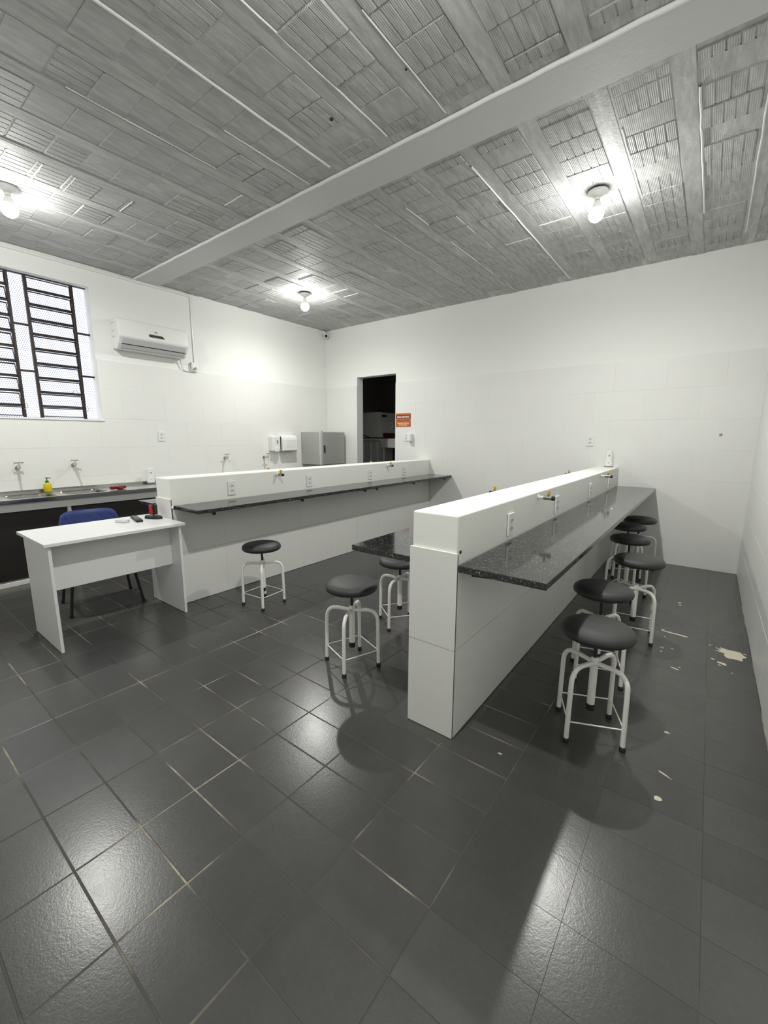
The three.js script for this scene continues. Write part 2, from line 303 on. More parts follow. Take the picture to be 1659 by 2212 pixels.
  part('beam_lip', metreUv(tube(Array.from({ length: 60 }, (_, k) => V(0.01 + k * 0.0945, H - 0.009 + rr(-0.0015, 0.0015), beam[1] + 0.001 + rr(-0.001, 0.001))), 0.0125, 118, 6)), M.mortar, ceiling);
  for (const [x, za, zb, r] of [[3.106, 3.05, 4.55, 0.008], [1.752, 3.1, 4.75, 0.006], [1.405, 3.2, 4.7, 0.004], [3.836, 0.08, 2.5, 0.006], [3.22, 0.1, 2.35, 0.004], [5.02, 0.9, 2.4, 0.007], [4.664, 1.2, 2.3, 0.004], [3.572, 3.05, 4.1, 0.005], [3.93, 3.0, 3.7, 0.004], [2.86, 3.0, 3.65, 0.004], [2.5, 3.2, 4.3, 0.004], [1.745, 0.3, 2.5, 0.004], [2.865, 0.2, 2.3, 0.003], [2.14, 0.2, 2.0, 0.004], [1.03, 3.1, 4.6, 0.003], [5.295, 0.3, 2.4, 0.005]]) ridge(x, x, za, zb, r);
  for (const [xa, xb, z, r] of [[1.41, 1.66, 4.362, 0.004], [1.41, 1.66, 4.18, 0.006], [1.41, 1.66, 4.0, 0.005], [1.42, 1.65, 3.64, 0.003], [1.43, 1.68, 2.01, 0.003], [1.43, 1.68, 1.85, 0.003], [1.43, 1.68, 1.66, 0.003], [1.42, 1.68, 1.49, 0.005], [1.42, 1.68, 1.3, 0.006], [1.43, 1.68, 1.11, 0.004], [1.09, 1.29, 3.655, 0.004], [1.09, 1.28, 3.84, 0.004], [0.72, 0.93, 0.56, 0.004], [0.36, 0.6, 0.9, 0.003], [2.15, 2.38, 3.2, 0.005], [4.29, 4.55, 0.96, 0.004], [4.29, 4.55, 0.41, 0.003], [3.94, 4.19, 1.46, 0.004], [3.58, 3.83, 1.29, 0.003]]) ridge(xa, xb, z, z, r);
  for (const [x, z, q] of [[3.409, 3.342, 0.011], [3.915, 3.357, 0.006], [3.64, 1.75, 0.006], [2.35, 1.9, 0.006]]) part('drill_hole', cyl(q, q, 0.003, 10).translate(x, H - 0.0015, z), M.dark, ceiling);
  part('beam', metreUv(rbox(0.002, W - 0.002, H - 0.02, H + 0.1, ...beam, 0.004, 2)), M.beam, ceiling);
}

// store room behind the doorway: dark, shut on all sides
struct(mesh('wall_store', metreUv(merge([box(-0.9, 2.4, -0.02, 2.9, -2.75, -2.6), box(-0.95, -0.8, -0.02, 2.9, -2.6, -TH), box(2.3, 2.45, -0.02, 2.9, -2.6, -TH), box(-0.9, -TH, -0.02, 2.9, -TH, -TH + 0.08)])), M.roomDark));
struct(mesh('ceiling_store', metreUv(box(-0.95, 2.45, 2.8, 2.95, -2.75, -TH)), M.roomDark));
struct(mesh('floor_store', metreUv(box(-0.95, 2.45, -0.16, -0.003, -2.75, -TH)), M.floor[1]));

// window: brown steel frame with two tilting louvre bays between fixed strips
{
  const w = struct(new THREE.Group()); w.name = 'window_1'; scene.add(w);
  const x = -0.1, yb = WIN.lo + 0.002, yt = WIN.hi - 0.002, posts = [3.54, 3.915, 4.05, 4.43];
  for (const z of posts) part('mullion', rbox(x - 0.016, x + 0.016, yb, yt, z - 0.012, z + 0.012, 0.003), M.iron, w);
  part('frame', [rbox(x - 0.012, x + 0.004, yb, yb + 0.005, WIN.a, WIN.b, 0.002), rbox(x - 0.016, x + 0.016, yt - 0.006, yt, WIN.a, WIN.b, 0.002)], M.iron, w);
  for (const [a, b] of [[WIN.a, 3.53], [3.925, 4.04], [4.44, WIN.b]]) {
    for (const y of [1.938, 2.367]) part('crossbar', rbox(x - 0.014, x + 0.014, y - 0.009, y + 0.009, a, b, 0.003), M.iron, w);
    for (const [c, d] of [[yb + 0.012, 1.929], [1.947, 2.358], [2.376, yt - 0.012]]) part('pane', box(x - 0.0015, x + 0.0015, c, d, a, b), M.glass, w);
  }
  for (const [a, b] of [[3.552, 3.903], [4.062, 4.418]]) {
    for (let k = 0; k <= 8; k++) part('crossbar', rbox(x - 0.012, x + 0.012, 1.604 + k * 0.1368 - 0.007, 1.604 + k * 0.1368 + 0.006, a, b, 0.003), M.iron, w);
    for (let k = 0; k <= 9; k++) {
      const lo = k ? 1.604 + (k - 1) * 0.1368 + 0.008 : yb + 0.014, hi = k === 9 ? yt - 0.014 : 1.604 + k * 0.1368 - 0.009, tilt = k === 0 || k === 9 ? 0 : a < 4 ? 0.15 : 0.3, h = hi - lo;
      const l = new THREE.Group(); l.name = 'louvre' + (used['louvre' + 0] = (used['louvre' + 0] ?? -1) + 1 ? '_' + String(used['louvre' + 0]).padStart(3, '0') : '');
      l.position.set(x, lo, 0); l.rotation.z = tilt; w.add(l);
      part('pane', box(-0.0015, 0.0015, 0.004, h - 0.004, a + 0.004, b - 0.004), M.glass, l);
      part('sash', [rbox(-0.007, 0.007, 0, 0.009, a, b, 0.002), rbox(-0.007, 0.007, h - 0.009, h, a, b, 0.002), rbox(-0.006, 0.006, 0, h, a, a + 0.006, 0.002), rbox(-0.006, 0.006, 0, h, b - 0.006, b, 0.002)], M.iron, l);
    }
    part('control_rod', bar(V(x + 0.03, 1.62, a - 0.004), V(x + 0.03, 2.7, a - 0.004), 0.0035), M.iron, w);
    part('latch', tube([V(x + 0.03, 1.63, a - 0.01), V(x + 0.045, 1.62, a - 0.03), V(x + 0.05, 1.585, a - 0.03), V(x + 0.035, 1.575, a - 0.01)], 0.003, 16, 8), M.chrome, w);
  }
  part('window_sill', rbox(-0.1, 0.018, WIN.lo - 0.016, WIN.lo + 0.001, WIN.a - 0.012, WIN.b + 0.012, 0.003), M.wall, w);
  const hook = part('wire_hook', tube([V(x + 0.02, 1.742, 3.66), V(x + 0.02, 1.79, 3.605), V(x + 0.02, 1.742, 3.575)], 0.0022, 12, 6, false, 0.1), M.black, w);
  // perforated white sheet hung outside, with a fold half way up
  const s = [];
  for (const [y0, y1, xa, xb] of [[0.9, 2.15, -0.33, -0.36], [2.15, 3.5, -0.34, -0.42]]) s.push(new THREE.BufferGeometry().setFromPoints([V(xa, y0, 2.9), V(xa, y0, 5.4), V(xb, y1, 5.4), V(xa, y0, 2.9), V(xb, y1, 5.4), V(xb, y1, 2.9)]));
  for (const g of s) { g.computeVertexNormals(); }
  tag(mesh('perforated_sheet', s.map((g) => { g.setAttribute('uv', new THREE.Float32BufferAttribute(Array.from({ length: 6 }, (_, i) => [g.attributes.position.getZ(i), g.attributes.position.getY(i)]).flat(), 2)); return g; }), M.sheet), 'white perforated sheet hanging outside behind the window louvres', 'screen');
}

// ---------------------------------------------------------------- the two tiled masonry benches
function bench(name, label, x0, x1, zEnd, leftReach) {
  const b = thing(name, label, 'bench wall');
  part('core', metreUv(rbox(x0 + 0.002, x1 - 0.002, 0, 1.0, 0.01, zEnd - 0.004, 0.008, 3)), M.benchPaint, b);
  const R = [0.002, 0.418, 0.766], o = [-3.316 - 0.4215 * 2];
  tileFace(b, 'x', V(x1 - 0.002, 0, 0), R, 0.4215, o, -zEnd + 0.006, -0.012, [], 0.0016, M.groutDark);
  tileFace(b, 'nx', V(x0 + 0.002, 0, 0), R, 0.4215, [-o[0] - 0.4215 * 9], 0.012, zEnd - 0.006, [], 0.0016, M.groutDark);
  tileFace(b, 'z', V(0, 0, zEnd - 0.004), [0.002, 0.418, 0.84], x1 - x0 + 0.012, [x0 - 0.006], x0 - 0.006, x1 + 0.006, [], 0.0016, M.groutDark);
  part('joint_ledge', rbox(x0 - 0.004, x1 + 0.003, 0.838, 0.845, zEnd - 0.004, zEnd + 0.005, 0.002), M.benchPaint, b);
  return b;
}
const benchLeft = bench('bench_wall', 'low white tiled masonry bench behind the white desk, left of the two', 1.833, 2.058, 3.745);
const benchRight = bench('bench_wall', 'low white tiled masonry bench with its square end nearest the viewer', 4.26, 4.481, 3.767);
part('bolt_hole', new THREE.SphereGeometry(0.008, 10, 8).scale(0.4, 1, 1).translate(4.4815, 0.845, 3.735), M.dark, benchRight);
part('putty_blob', new THREE.SphereGeometry(0.011, 12, 8).scale(1, 1.1, 0.8).translate(2.075, 0.785, 3.742), M.plastic, benchLeft);

function counter(label, x0, x1, z1, seam, wallSide, brackets) {
  const c = thing('granite_counter', label, 'counter', [0, 0, 0], 0, undefined), t = 0.027, y = 0.795;
  for (const [a, b] of seam ? [[0.012, seam - 0.0008], [seam + 0.0008, z1]] : [[0.012, z1]]) part('slab', metreUv(rbox(x0, x1, y - t, y, a, b, 0.0022, 2)), M.granite, c);
  const dir = wallSide === 'low' ? 1 : -1, xw = wallSide === 'low' ? x0 : x1, reach = Math.abs(x1 - x0) * 0.8;
  for (const z of brackets) {
    const s = new THREE.Shape([[0.01, 0], [reach, 0], [reach, -0.022], [0.01, -0.045]].map(([u, v]) => new THREE.Vector2(u, v)));
    const g = new THREE.ExtrudeGeometry(s, { depth: 0.004, bevelEnabled: false }).translate(0, 0, -0.002);
    if (dir < 0) g.rotateY(Math.PI);
    const br = part('bracket', merge([g.translate(xw, y - t, z), rbox(Math.min(xw + dir * 0.01, xw + dir * reach), Math.max(xw + dir * 0.01, xw + dir * reach), y - t - 0.006, y - t - 0.0005, z - 0.016, z + 0.016, 0.001, 1), rbox(xw + dir * reach - 0.004, xw + dir * reach + 0.004, y - t - 0.034, y - t - 0.0005, z - 0.013, z + 0.013, 0.001, 1)]), M.black, c);
  }
  return c;
}
counter('narrow black granite counter along the near side of the left bench, behind the lone stool', 2.067, 2.422, 3.73, 1.7, 'low', [3.57, 2.697, 1.804, 1.6, 0.853, 0.08]);
counter('black granite counter behind the left bench, only its corner showing above the desk', 1.57, 1.824, 3.775, 0, 'high', [3.5, 2.0, 0.4]);
counter('long speckled black granite counter above the row of stools beside the right bench', 4.49, 4.841, 3.767, 1.77, 'low', [3.66, 2.84, 2.056, 1.5, 1.03, 0.158]);
counter('black granite counter behind the right bench, its corner sticking out over the middle aisle', 3.915, 4.251, 3.775, 0, 'high', [3.5, 2.3, 0.6]);

// ---------------------------------------------------------------- sink counter along the left wall
{
  const c = thing('sink_counter', 'long stainless steel counter with two basins along the window wall', 'sink counter');
  const y = 0.77, xf = 0.555, z0 = 0.85, z1 = D - 0.012, basins = [[4.19, 0.345], [3.77, 0.345]];
  const ring = (cx, cz, wx, wz, r) => [[1, 1, 0], [-1, 1, 1], [-1, -1, 2], [1, -1, 3]].flatMap(([i, j, q]) => Array.from({ length: 7 }, (_, k) => { const t = (q + k / 6) * Math.PI / 2; return new THREE.Vector2(cx + i * (wx / 2 - r) + r * Math.cos(t), cz + j * (wz / 2 - r) + r * Math.sin(t)); }));
  const top = new THREE.Shape([[0.009, -z1], [xf, -z1], [xf, -z0], [0.009, -z0]].map(([a, b]) => new THREE.Vector2(a, b)));
  for (const [cz, w] of basins) top.holes.push(new THREE.Path(ring(0.31, -cz, 0.36, w, 0.06)));
  const g = new THREE.ExtrudeGeometry(top, { depth: 0.006, bevelEnabled: true, bevelSize: 0.0015, bevelThickness: 0.0015, bevelSegments: 1 }).rotateX(-Math.PI / 2).translate(0, y - 0.0075, 0);
  part('worktop', metreUv(merge([g, rbox(xf - 0.004, xf + 0.004, y - 0.032, y + 0.003, z0, z1, 0.002), rbox(0.009, 0.022, y - 0.002, 0.797, z0, z1, 0.003)])), M.steel, c);
  for (const [cz, w] of basins) {
    const rings = [[1, 0], [0.97, -0.012], [0.93, -0.06], [0.88, -0.12], [0.75, -0.142], [0.1, -0.148]], pts = rings.map(([k, dy]) => [...ring(0, 0, 0.36 * k, w * k, 0.06 * k), ring(0, 0, 0.36 * k, w * k, 0.06 * k)[0]].map((q) => V(0.31 + q.x, y - 0.002 + dy, cz - q.y))), p = [];
    for (let i = 0; i + 1 < pts.length; i++) for (let k = 0; k + 1 < pts[i].length; k++) { const a = pts[i][k], b = pts[i][k + 1], e = pts[i + 1][k + 1], d = pts[i + 1][k]; for (const v of [a, b, e, a, e, d]) p.push(v.x, v.y, v.z); }
    const bg = new THREE.BufferGeometry(); bg.setAttribute('position', new THREE.Float32BufferAttribute(p, 3)); bg.computeVertexNormals();
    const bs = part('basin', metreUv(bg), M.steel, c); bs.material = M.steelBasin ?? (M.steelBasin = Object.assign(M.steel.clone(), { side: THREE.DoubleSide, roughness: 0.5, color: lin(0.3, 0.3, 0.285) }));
    part('drain', cyl(0.028, 0.028, 0.004, 20).translate(0.31, y - 0.146, cz), M.chrome, bs);
  }
  part('frame', [rbox(0.46, 0.53, 0.664, 0.737, z0, z1, 0.003), ...[0.87, 1.95, 2.96, 3.958, 4.95].map((z) => rbox(0.488, 0.528, 0.1, 0.668, z - 0.014, z + 0.014, 0.002)), rbox(0.02, 0.5, 0.1, 0.73, z0, z0 + 0.018, 0.002)], M.cabinet, c);
  for (const [a, b] of [[0.885, 1.936], [1.964, 2.946], [2.974, 3.944], [3.972, 4.936], [4.964, D - 0.015]]) part('door', rbox(0.478, 0.5, 0.056, 0.66, a + 0.002, b - 0.002, 0.003), M.brown, c);
  part('plinth', [metreUv(rbox(0.02, 0.5, 0, 0.042, z0, z1, 0.004)), metreUv(rbox(0.02, 0.478, 0.042, 0.06, z0, z1, 0.002))], M.benchPaint, c);
}
// chromed taps on the wall above the basins
{
  const t = thing('wall_tap', 'small chrome wall tap above the left basin, left of the yellow soap bottle', 'tap', [0.0085, 1.012, 4.187], 0, 'wall taps over the steel counter');
  part('flange', cyl(0.02, 0.022, 0.008, 20).rotateZ(Math.PI / 2).translate(0.004, 0, 0), M.chrome, t);
  part('body', [bar(V(0.006, 0, 0), V(0.075, -0.004, 0), 0.0095, 14), cyl(0.013, 0.013, 0.022, 6).rotateZ(Math.PI / 2).translate(0.028, -0.001, 0), cyl(0.012, 0.014, 0.034, 14).translate(0.06, 0.014, 0)], M.chrome, t);
  part('spout', tube([V(0.07, -0.004, 0), V(0.095, -0.008, 0), V(0.106, -0.02, 0), V(0.108, -0.036, 0)], 0.0085, 16, 12), M.chrome, t);
  const h = part('handle', [bar(V(0.06, 0.028, 0), V(0.06, 0.05, 0), 0.005), bar(V(0.06, 0.052, -0.03), V(0.06, 0.052, 0.03), 0.0055), new THREE.SphereGeometry(0.008, 10, 8).translate(0.06, 0.052, -0.03), new THREE.SphereGeometry(0.008, 10, 8).translate(0.06, 0.052, 0.03)], M.chrome, t);
  copyOf(t, 'small chrome wall tap above the right basin, right of the yellow soap bottle', [0.0085, 1.018, 3.735]);
  copyOf(t, 'small chrome wall tap peeking over the left bench, second from the soap dispenser', [0.0085, 1.03, 1.99]);
  const l = copyOf(t, 'chrome wall tap on a longer pipe just below the white soap dispenser', [0.047, 1.022, 1.35]);
  l.children.find((o) => o.name === 'flange').position.x = -0.038;
  part('extension_pipe', [bar(V(-0.032, 0, 0), V(0.008, 0, 0), 0.008, 12), cyl(0.014, 0.014, 0.018, 8).rotateZ(Math.PI / 2).translate(-0.014, 0, 0)], M.chrome, l);
}
// yellow soap bottle
{
  const b = thing('soap_bottle', 'bottle of yellow liquid soap with green pump, standing behind the steel basins', 'soap bottle', [0.105, 0.7715, 3.998]);
  part('bottle', lathe([[0.0001, 0], [0.026, 0], [0.031, 0.004], [0.034, 0.02], [0.0345, 0.05], [0.033, 0.068], [0.026, 0.084], [0.014, 0.092], [0.012, 0.096], [0.0001, 0.096]], 28), M.soap, b);
  const p = part('pump', lathe([[0.0001, 0.094], [0.0145, 0.094], [0.0145, 0.108], [0.007, 0.112], [0.004, 0.116], [0.004, 0.13], [0.0095, 0.132], [0.0095, 0.14], [0.0001, 0.141]], 20), M.green, b);
  part('nozzle', tube([V(0, 0.136, 0), V(0.004, 0.137, -0.016), V(0.008, 0.132, -0.031)], 0.0032, 10, 8), M.green, p);
}
// dark red bench clamp lying on the steel
{
  const c = thing('red_clamp', 'dark red glossy clamp lying on the steel counter right of the basins', 'clamp', [0.42, 0.7715, 3.49], 0.2);
  part('jaw', rbox(-0.02, 0.02, 0.004, 0.04, 0.012, 0.078, 0.012, 3), M.darkRed, c);
  part('jaw', rbox(-0.02, 0.02, 0.004, 0.04, -0.078, -0.012, 0.012, 3), M.darkRed, c);
  part('stem', [rbox(-0.012, 0.07, 0, 0.03, -0.014, 0.014, 0.008, 3), bar(V(0, 0.022, -0.03), V(0, 0.022, 0.03), 0.01)], M.darkRed, c);
}
// automatic air fresheners
function airFreshener(label, pos, turn) {
  const a = thing('air_freshener', label, 'air freshener', pos, turn, 'air fresheners');
  const body = (s) => { const q = [[0.036, 0], [0.0425, 0.006], [0.0415, 0.04], [0.039, 0.075], [0.0345, 0.11], [0.033, 0.172], [0.031, 0.178]]; return q.map(([x, y]) => [x * s, y]); };
  const g = lathe([[0.0001, 0], ...body(1), [0.0001, 0.178]], 32).scale(1, 1, 0.72);
  part('housing', g, M.plastic, a);
  part('foot_band', lathe([[0.037, 0.001], [0.0433, 0.006], [0.0428, 0.014]], 32).scale(1, 1, 0.73), M.grey, a);
  part('sensor_window', new THREE.SphereGeometry(0.0065, 12, 8).scale(0.8, 1.3, 0.3).translate(0, 0.125, 0.0255), M.dark, a);
  part('indicator', new THREE.SphereGeometry(0.0055, 12, 8).scale(1, 1, 0.3).translate(0, 0.047, 0.0292), M.grey, a);
  return a;
}
airFreshener('white air freshener on the steel counter, beside the corner of the left bench', [0.09, 0.772, 3.012], Math.PI / 2 - 0.15);
airFreshener('white air freshener standing on the far end of the right bench', [4.386, 1.0, 0.075], 0.12);

// ---------------------------------------------------------------- valves and sockets on the benches
{
  const v = thing('gas_valve', 'yellow-handled valve on the near face of the left bench, below the paper towel dispenser', 'valve', [2.0575, 0.968, 2.741], 0, 'yellow-handled valves on the benches');
  part('pipe', [cyl(0.015, 0.015, 0.006, 16).rotateZ(Math.PI / 2).translate(0.003, 0, 0), bar(V(0, 0, 0), V(0.035, 0, 0), 0.009, 14)], M.plastic, v);
  part('body', [cyl(0.012, 0.012, 0.045, 14).rotateZ(Math.PI / 2).translate(0.055, 0, 0), cyl(0.0145, 0.0145, 0.016, 6).rotateZ(Math.PI / 2).translate(0.04, 0, 0), cyl(0.0075, 0.009, 0.014, 12).translate(0.058, 0.016, 0)], M.gunmetal, v);
  part('outlet_cap', cyl(0.0135, 0.012, 0.016, 14).rotateZ(Math.PI / 2).translate(0.085, -0.001, 0), M.rubber, v);
  part('lever', [cyl(0.008, 0.008, 0.008, 14).translate(0.058, 0.024, 0), rbox(0.0525, 0.0635, 0.022, 0.044, -0.013, 0.013, 0.004, 2)], M.yellow, v);
  const put = (label, x, z, turn) => copyOf(v, label, [x, 0.968, z], turn);
  put('yellow-handled valve on the near face of the left bench, below the dark doorway', 2.0575, 1.029, 0);
  put('yellow lever of a valve peeking over the left bench below the soap dispenser', 1.8335, 2.62, Math.PI);
  put('yellow lever of a valve peeking over the left bench in front of the doorway', 1.8335, 1.0, Math.PI);
  put('yellow-handled valve on the counter face of the right bench, nearest the viewer', 4.4805, 2.759, 0);
  put('yellow-handled valve on the counter face of the right bench, just below the air freshener', 4.4805, 0.945, 0);
  put('yellow-handled valve behind the right bench, nearer of two levers above its top edge', 4.2605, 2.74, Math.PI);
  put('yellow-handled valve behind the right bench, farther of two levers above its top edge', 4.2605, 0.97, Math.PI);
}
function socketPlate(label, pos, turn, group) {                   // faces +x before turning
  const s = thing('power_socket', label, 'power socket', pos, turn, group);
  part('cover_plate', rbox(0, 0.009, -0.058, 0.058, -0.037, 0.037, 0.003, 2), M.plastic, s);
  for (const y of [0.02, -0.02]) {
    const f = part('outlet', new THREE.ExtrudeGeometry(new THREE.Shape([[-0.02, 0], [-0.012, 0.0125], [0.012, 0.0125], [0.02, 0], [0.012, -0.0125], [-0.012, -0.0125]].map(([a, b]) => new THREE.Vector2(a, b))), { depth: 0.0015, bevelEnabled: false }).rotateY(Math.PI / 2).translate(0.0088, y, 0), M.socket, s);
    part('pin_hole', [-0.0095, 0, 0.0095].map((z) => cyl(0.0028, 0.0028, 0.0012, 10).rotateZ(Math.PI / 2).translate(0.0105, y + (z ? -0.002 : 0.003), z)), M.dark, f);
  }
  return s;
}
{
  const g = 'white double sockets along the benches', a = socketPlate('white double socket on the left bench, nearest the desk', [2.0575, 0.883, 3.224], 0, g);
  for (const [l, x, z] of [['white double socket on the left bench, second in the row from the desk end', 2.0575, 2.34], ['white double socket on the left bench, just left of the valve below the doorway', 2.0575, 1.365], ['white double socket on the left bench, last in the row, closest to the back wall', 2.0575, 0.65], ['white double socket on the right bench, first from the near end of the row', 4.4805, 3.193], ['white double socket on the right bench, second of the row, just past the near valve', 4.4805, 2.37], ['white double socket on the right bench, third of the row, between the two valves', 4.4805, 1.38], ['white double socket on the right bench, last of the row by the back wall', 4.4805, 0.556]]) copyOf(a, l, [x, 0.876, z], 0);
  socketPlate('white double socket on the back wall above the air freshener on the right bench', [4.166, 1.283, 0.0085], -Math.PI / 2);
  socketPlate('white double socket on the window wall, below the air conditioner', [0.0085, 1.319, 2.812], 0);
  socketPlate('white double socket under the orange sign, with a plug-in adapter beside it', [1.655, 1.32, 0.0085], -Math.PI / 2);
  const ad = thing('plug_adapter', 'white plug-in adapter sticking out of the wall socket under the orange sign', 'adapter', [1.735, 1.31, 0.0085]);
  part('housing', rbox(-0.032, 0.032, -0.05, 0.06, 0.02, 0.075, 0.012, 3), M.plastic, ad);
  part('back_plate', rbox(-0.036, 0.036, -0.056, 0.056, 0, 0.022, 0.003), M.plastic, ad);
  part('lens', cyl(0.007, 0.007, 0.003, 14).rotateZ(Math.PI / 2).translate(-0.0325, 0.01, 0.05), M.dark, ad);
}
// valve label sticker on the bench top
tag(mesh('yellow_sticker', [rbox(4.37, 4.4, 1.0002, 1.0014, 2.03, 2.09, 0.0005, 1).rotateY(0)], std('pale yellow sticker', lin(0.82, 0.86, 0.5), 0.6)), 'pale yellow scrap lying on top of the right bench behind the near valve', 'sticker');

// ---------------------------------------------------------------- stools
{
  const r = 0.158, s = thing('lab_stool', '', 'stool', [0, 0, 0], 0, 'round black-topped stools');
  part('seat', lathe([[0.0001, 0.452], [0.06, 0.4515], [0.11, 0.448], [0.134, 0.441], [0.1455, 0.43], [0.1485, 0.417], [0.146, 0.406], [0.138, 0.399], [0.12, 0.402], [0.0001, 0.402]].map(([a, b]) => [a, b + 0.043]).reverse(), 48), M.leather, s);
  part('screw_post', [cyl(0.0085, 0.0085, 0.13, 14).translate(0, 0.381, 0), cyl(0.035, 0.035, 0.005, 18).translate(0, 0.4435, 0)], M.black, s);
  const t = part('sleeve', [cyl(0.0165, 0.0165, 0.214, 18).translate(0, 0.239, 0), cyl(0.012, 0.019, 0.012, 16).translate(0, 0.352, 0)], M.enamel, s);
  part('sleeve_cap', cyl(0.0178, 0.0178, 0.03, 18).translate(0, 0.118, 0), M.rubber, t);
  for (let k = 0; k < 4; k++) {
    const pts = [V(0.012, 0.332, 0), V(0.06, 0.336, 0), V(0.095, 0.338, 0), V(0.126, 0.331, 0), V(0.147, 0.306, 0), V(0.153, 0.27, 0), V(0.1555, 0.15, 0), V(r, 0.018, 0)];
    const l = part('leg', tube(pts, 0.0105, 40, 12).rotateY(k * Math.PI / 2), M.enamel, s);
    part('foot', lathe([[0.0001, 0], [0.0125, 0], [0.013, 0.004], [0.0118, 0.022], [0.0001, 0.022]], 16).translate(r, 0, 0).rotateY(k * Math.PI / 2), M.rubber, l);
    part('rung', bar(V(0.1565, 0.098, 0), V(0, 0.098, -0.1565), 0.0032, 8).rotateY(k * Math.PI / 2), M.enamel, s);
  }
  // [label, x, z, direction of one foot, seat lift]
  const list = [
    ['black round stool with white legs standing alone in front of the left bench', 2.547, 3.305, Math.atan2(-(3.424 - 3.305), 2.447 - 2.547), 0.004],
    ['black round stool with white legs standing free left of the right bench end', 3.712, 3.553, Math.atan2(-(3.697 - 3.553), 3.779 - 3.712), 0.014],
    ['black round stool half hidden behind the right bench end, under its granite corner', 3.6135, 2.9345, Math.atan2(-(3.093 - 2.9345), 3.636 - 3.6135), -0.004],
    ['nearest black round stool in the right aisle, whole white frame in view', 4.949, 3.328, Math.atan2(-(3.47 - 3.328), 4.891 - 4.949), 0.019],
    ['second nearest black round stool in the right aisle, its legs behind the nearest seat', 4.876, 2.8135, Math.atan2(-(2.891 - 2.8135), 5.015 - 4.876), 0.036],
    ['third black round stool in the right aisle, standing farthest out from the counter', 4.963, 2.13, Math.atan2(-(2.231 - 2.13), 5.088 - 4.963), 0.056],
    ['fourth black round stool in the right aisle, directly behind the one farthest out', 4.81, 1.345, Math.atan2(-(1.273 - 1.345), 4.949 - 4.81), 0.028],
    ['fifth black round stool in the right aisle, its seat cut by the counter edge', 4.72, 0.74, Math.atan2(-(0.878 - 0.74), 4.645 - 4.72), 0.022],
    ['farthest black round stool in the right aisle, closest to the back wall', 4.77, 0.39, Math.atan2(-(0.364 - 0.39), 4.93 - 4.77), 0.038],
  ];
  list.forEach(([label, x, z, turn, lift], i) => {
    const o = i ? copyOf(s, label, [x, 0, z], turn) : s;
    if (!i) { s.userData.label = label; s.position.set(x, 0, z); s.rotation.y = turn; }
    o.traverse((k) => { if (k.name === 'seat' || k.name === 'screw_post') k.position.y = lift; });
  });
}

// ---------------------------------------------------------------- desk, blue chair and what lies on the desk
const DY = 0.694;
{
  const d = thing('desk', 'white melamine teacher desk with side panels and a half-height front panel', 'desk');
  part('top', rbox(1.69, 2.268, DY - 0.02, DY, 3.752, 4.588, 0.002, 1), M.melamine, d);
  for (const [a, b] of [[4.55, 4.566], [3.775, 3.791]]) { const l = part('side_panel', rbox(1.735, 2.24, 0.003, DY - 0.0205, a, b, 0.0015, 1), M.melamine, d); part('edge_strip', rbox(2.2395, 2.242, 0.002, DY - 0.021, a - 0.0004, b + 0.0004, 0.0008, 1), M.melamine, l); part('foot', [rbox(1.75, 1.79, 0, 0.004, a, b, 0.001, 1), rbox(2.18, 2.22, 0, 0.004, a, b, 0.001, 1)], M.rubber, l); }
  part('front_panel', rbox(2.09, 2.106, 0.36, DY - 0.0205, 3.7915, 4.5495, 0.0015, 1), M.melamine, d);
}
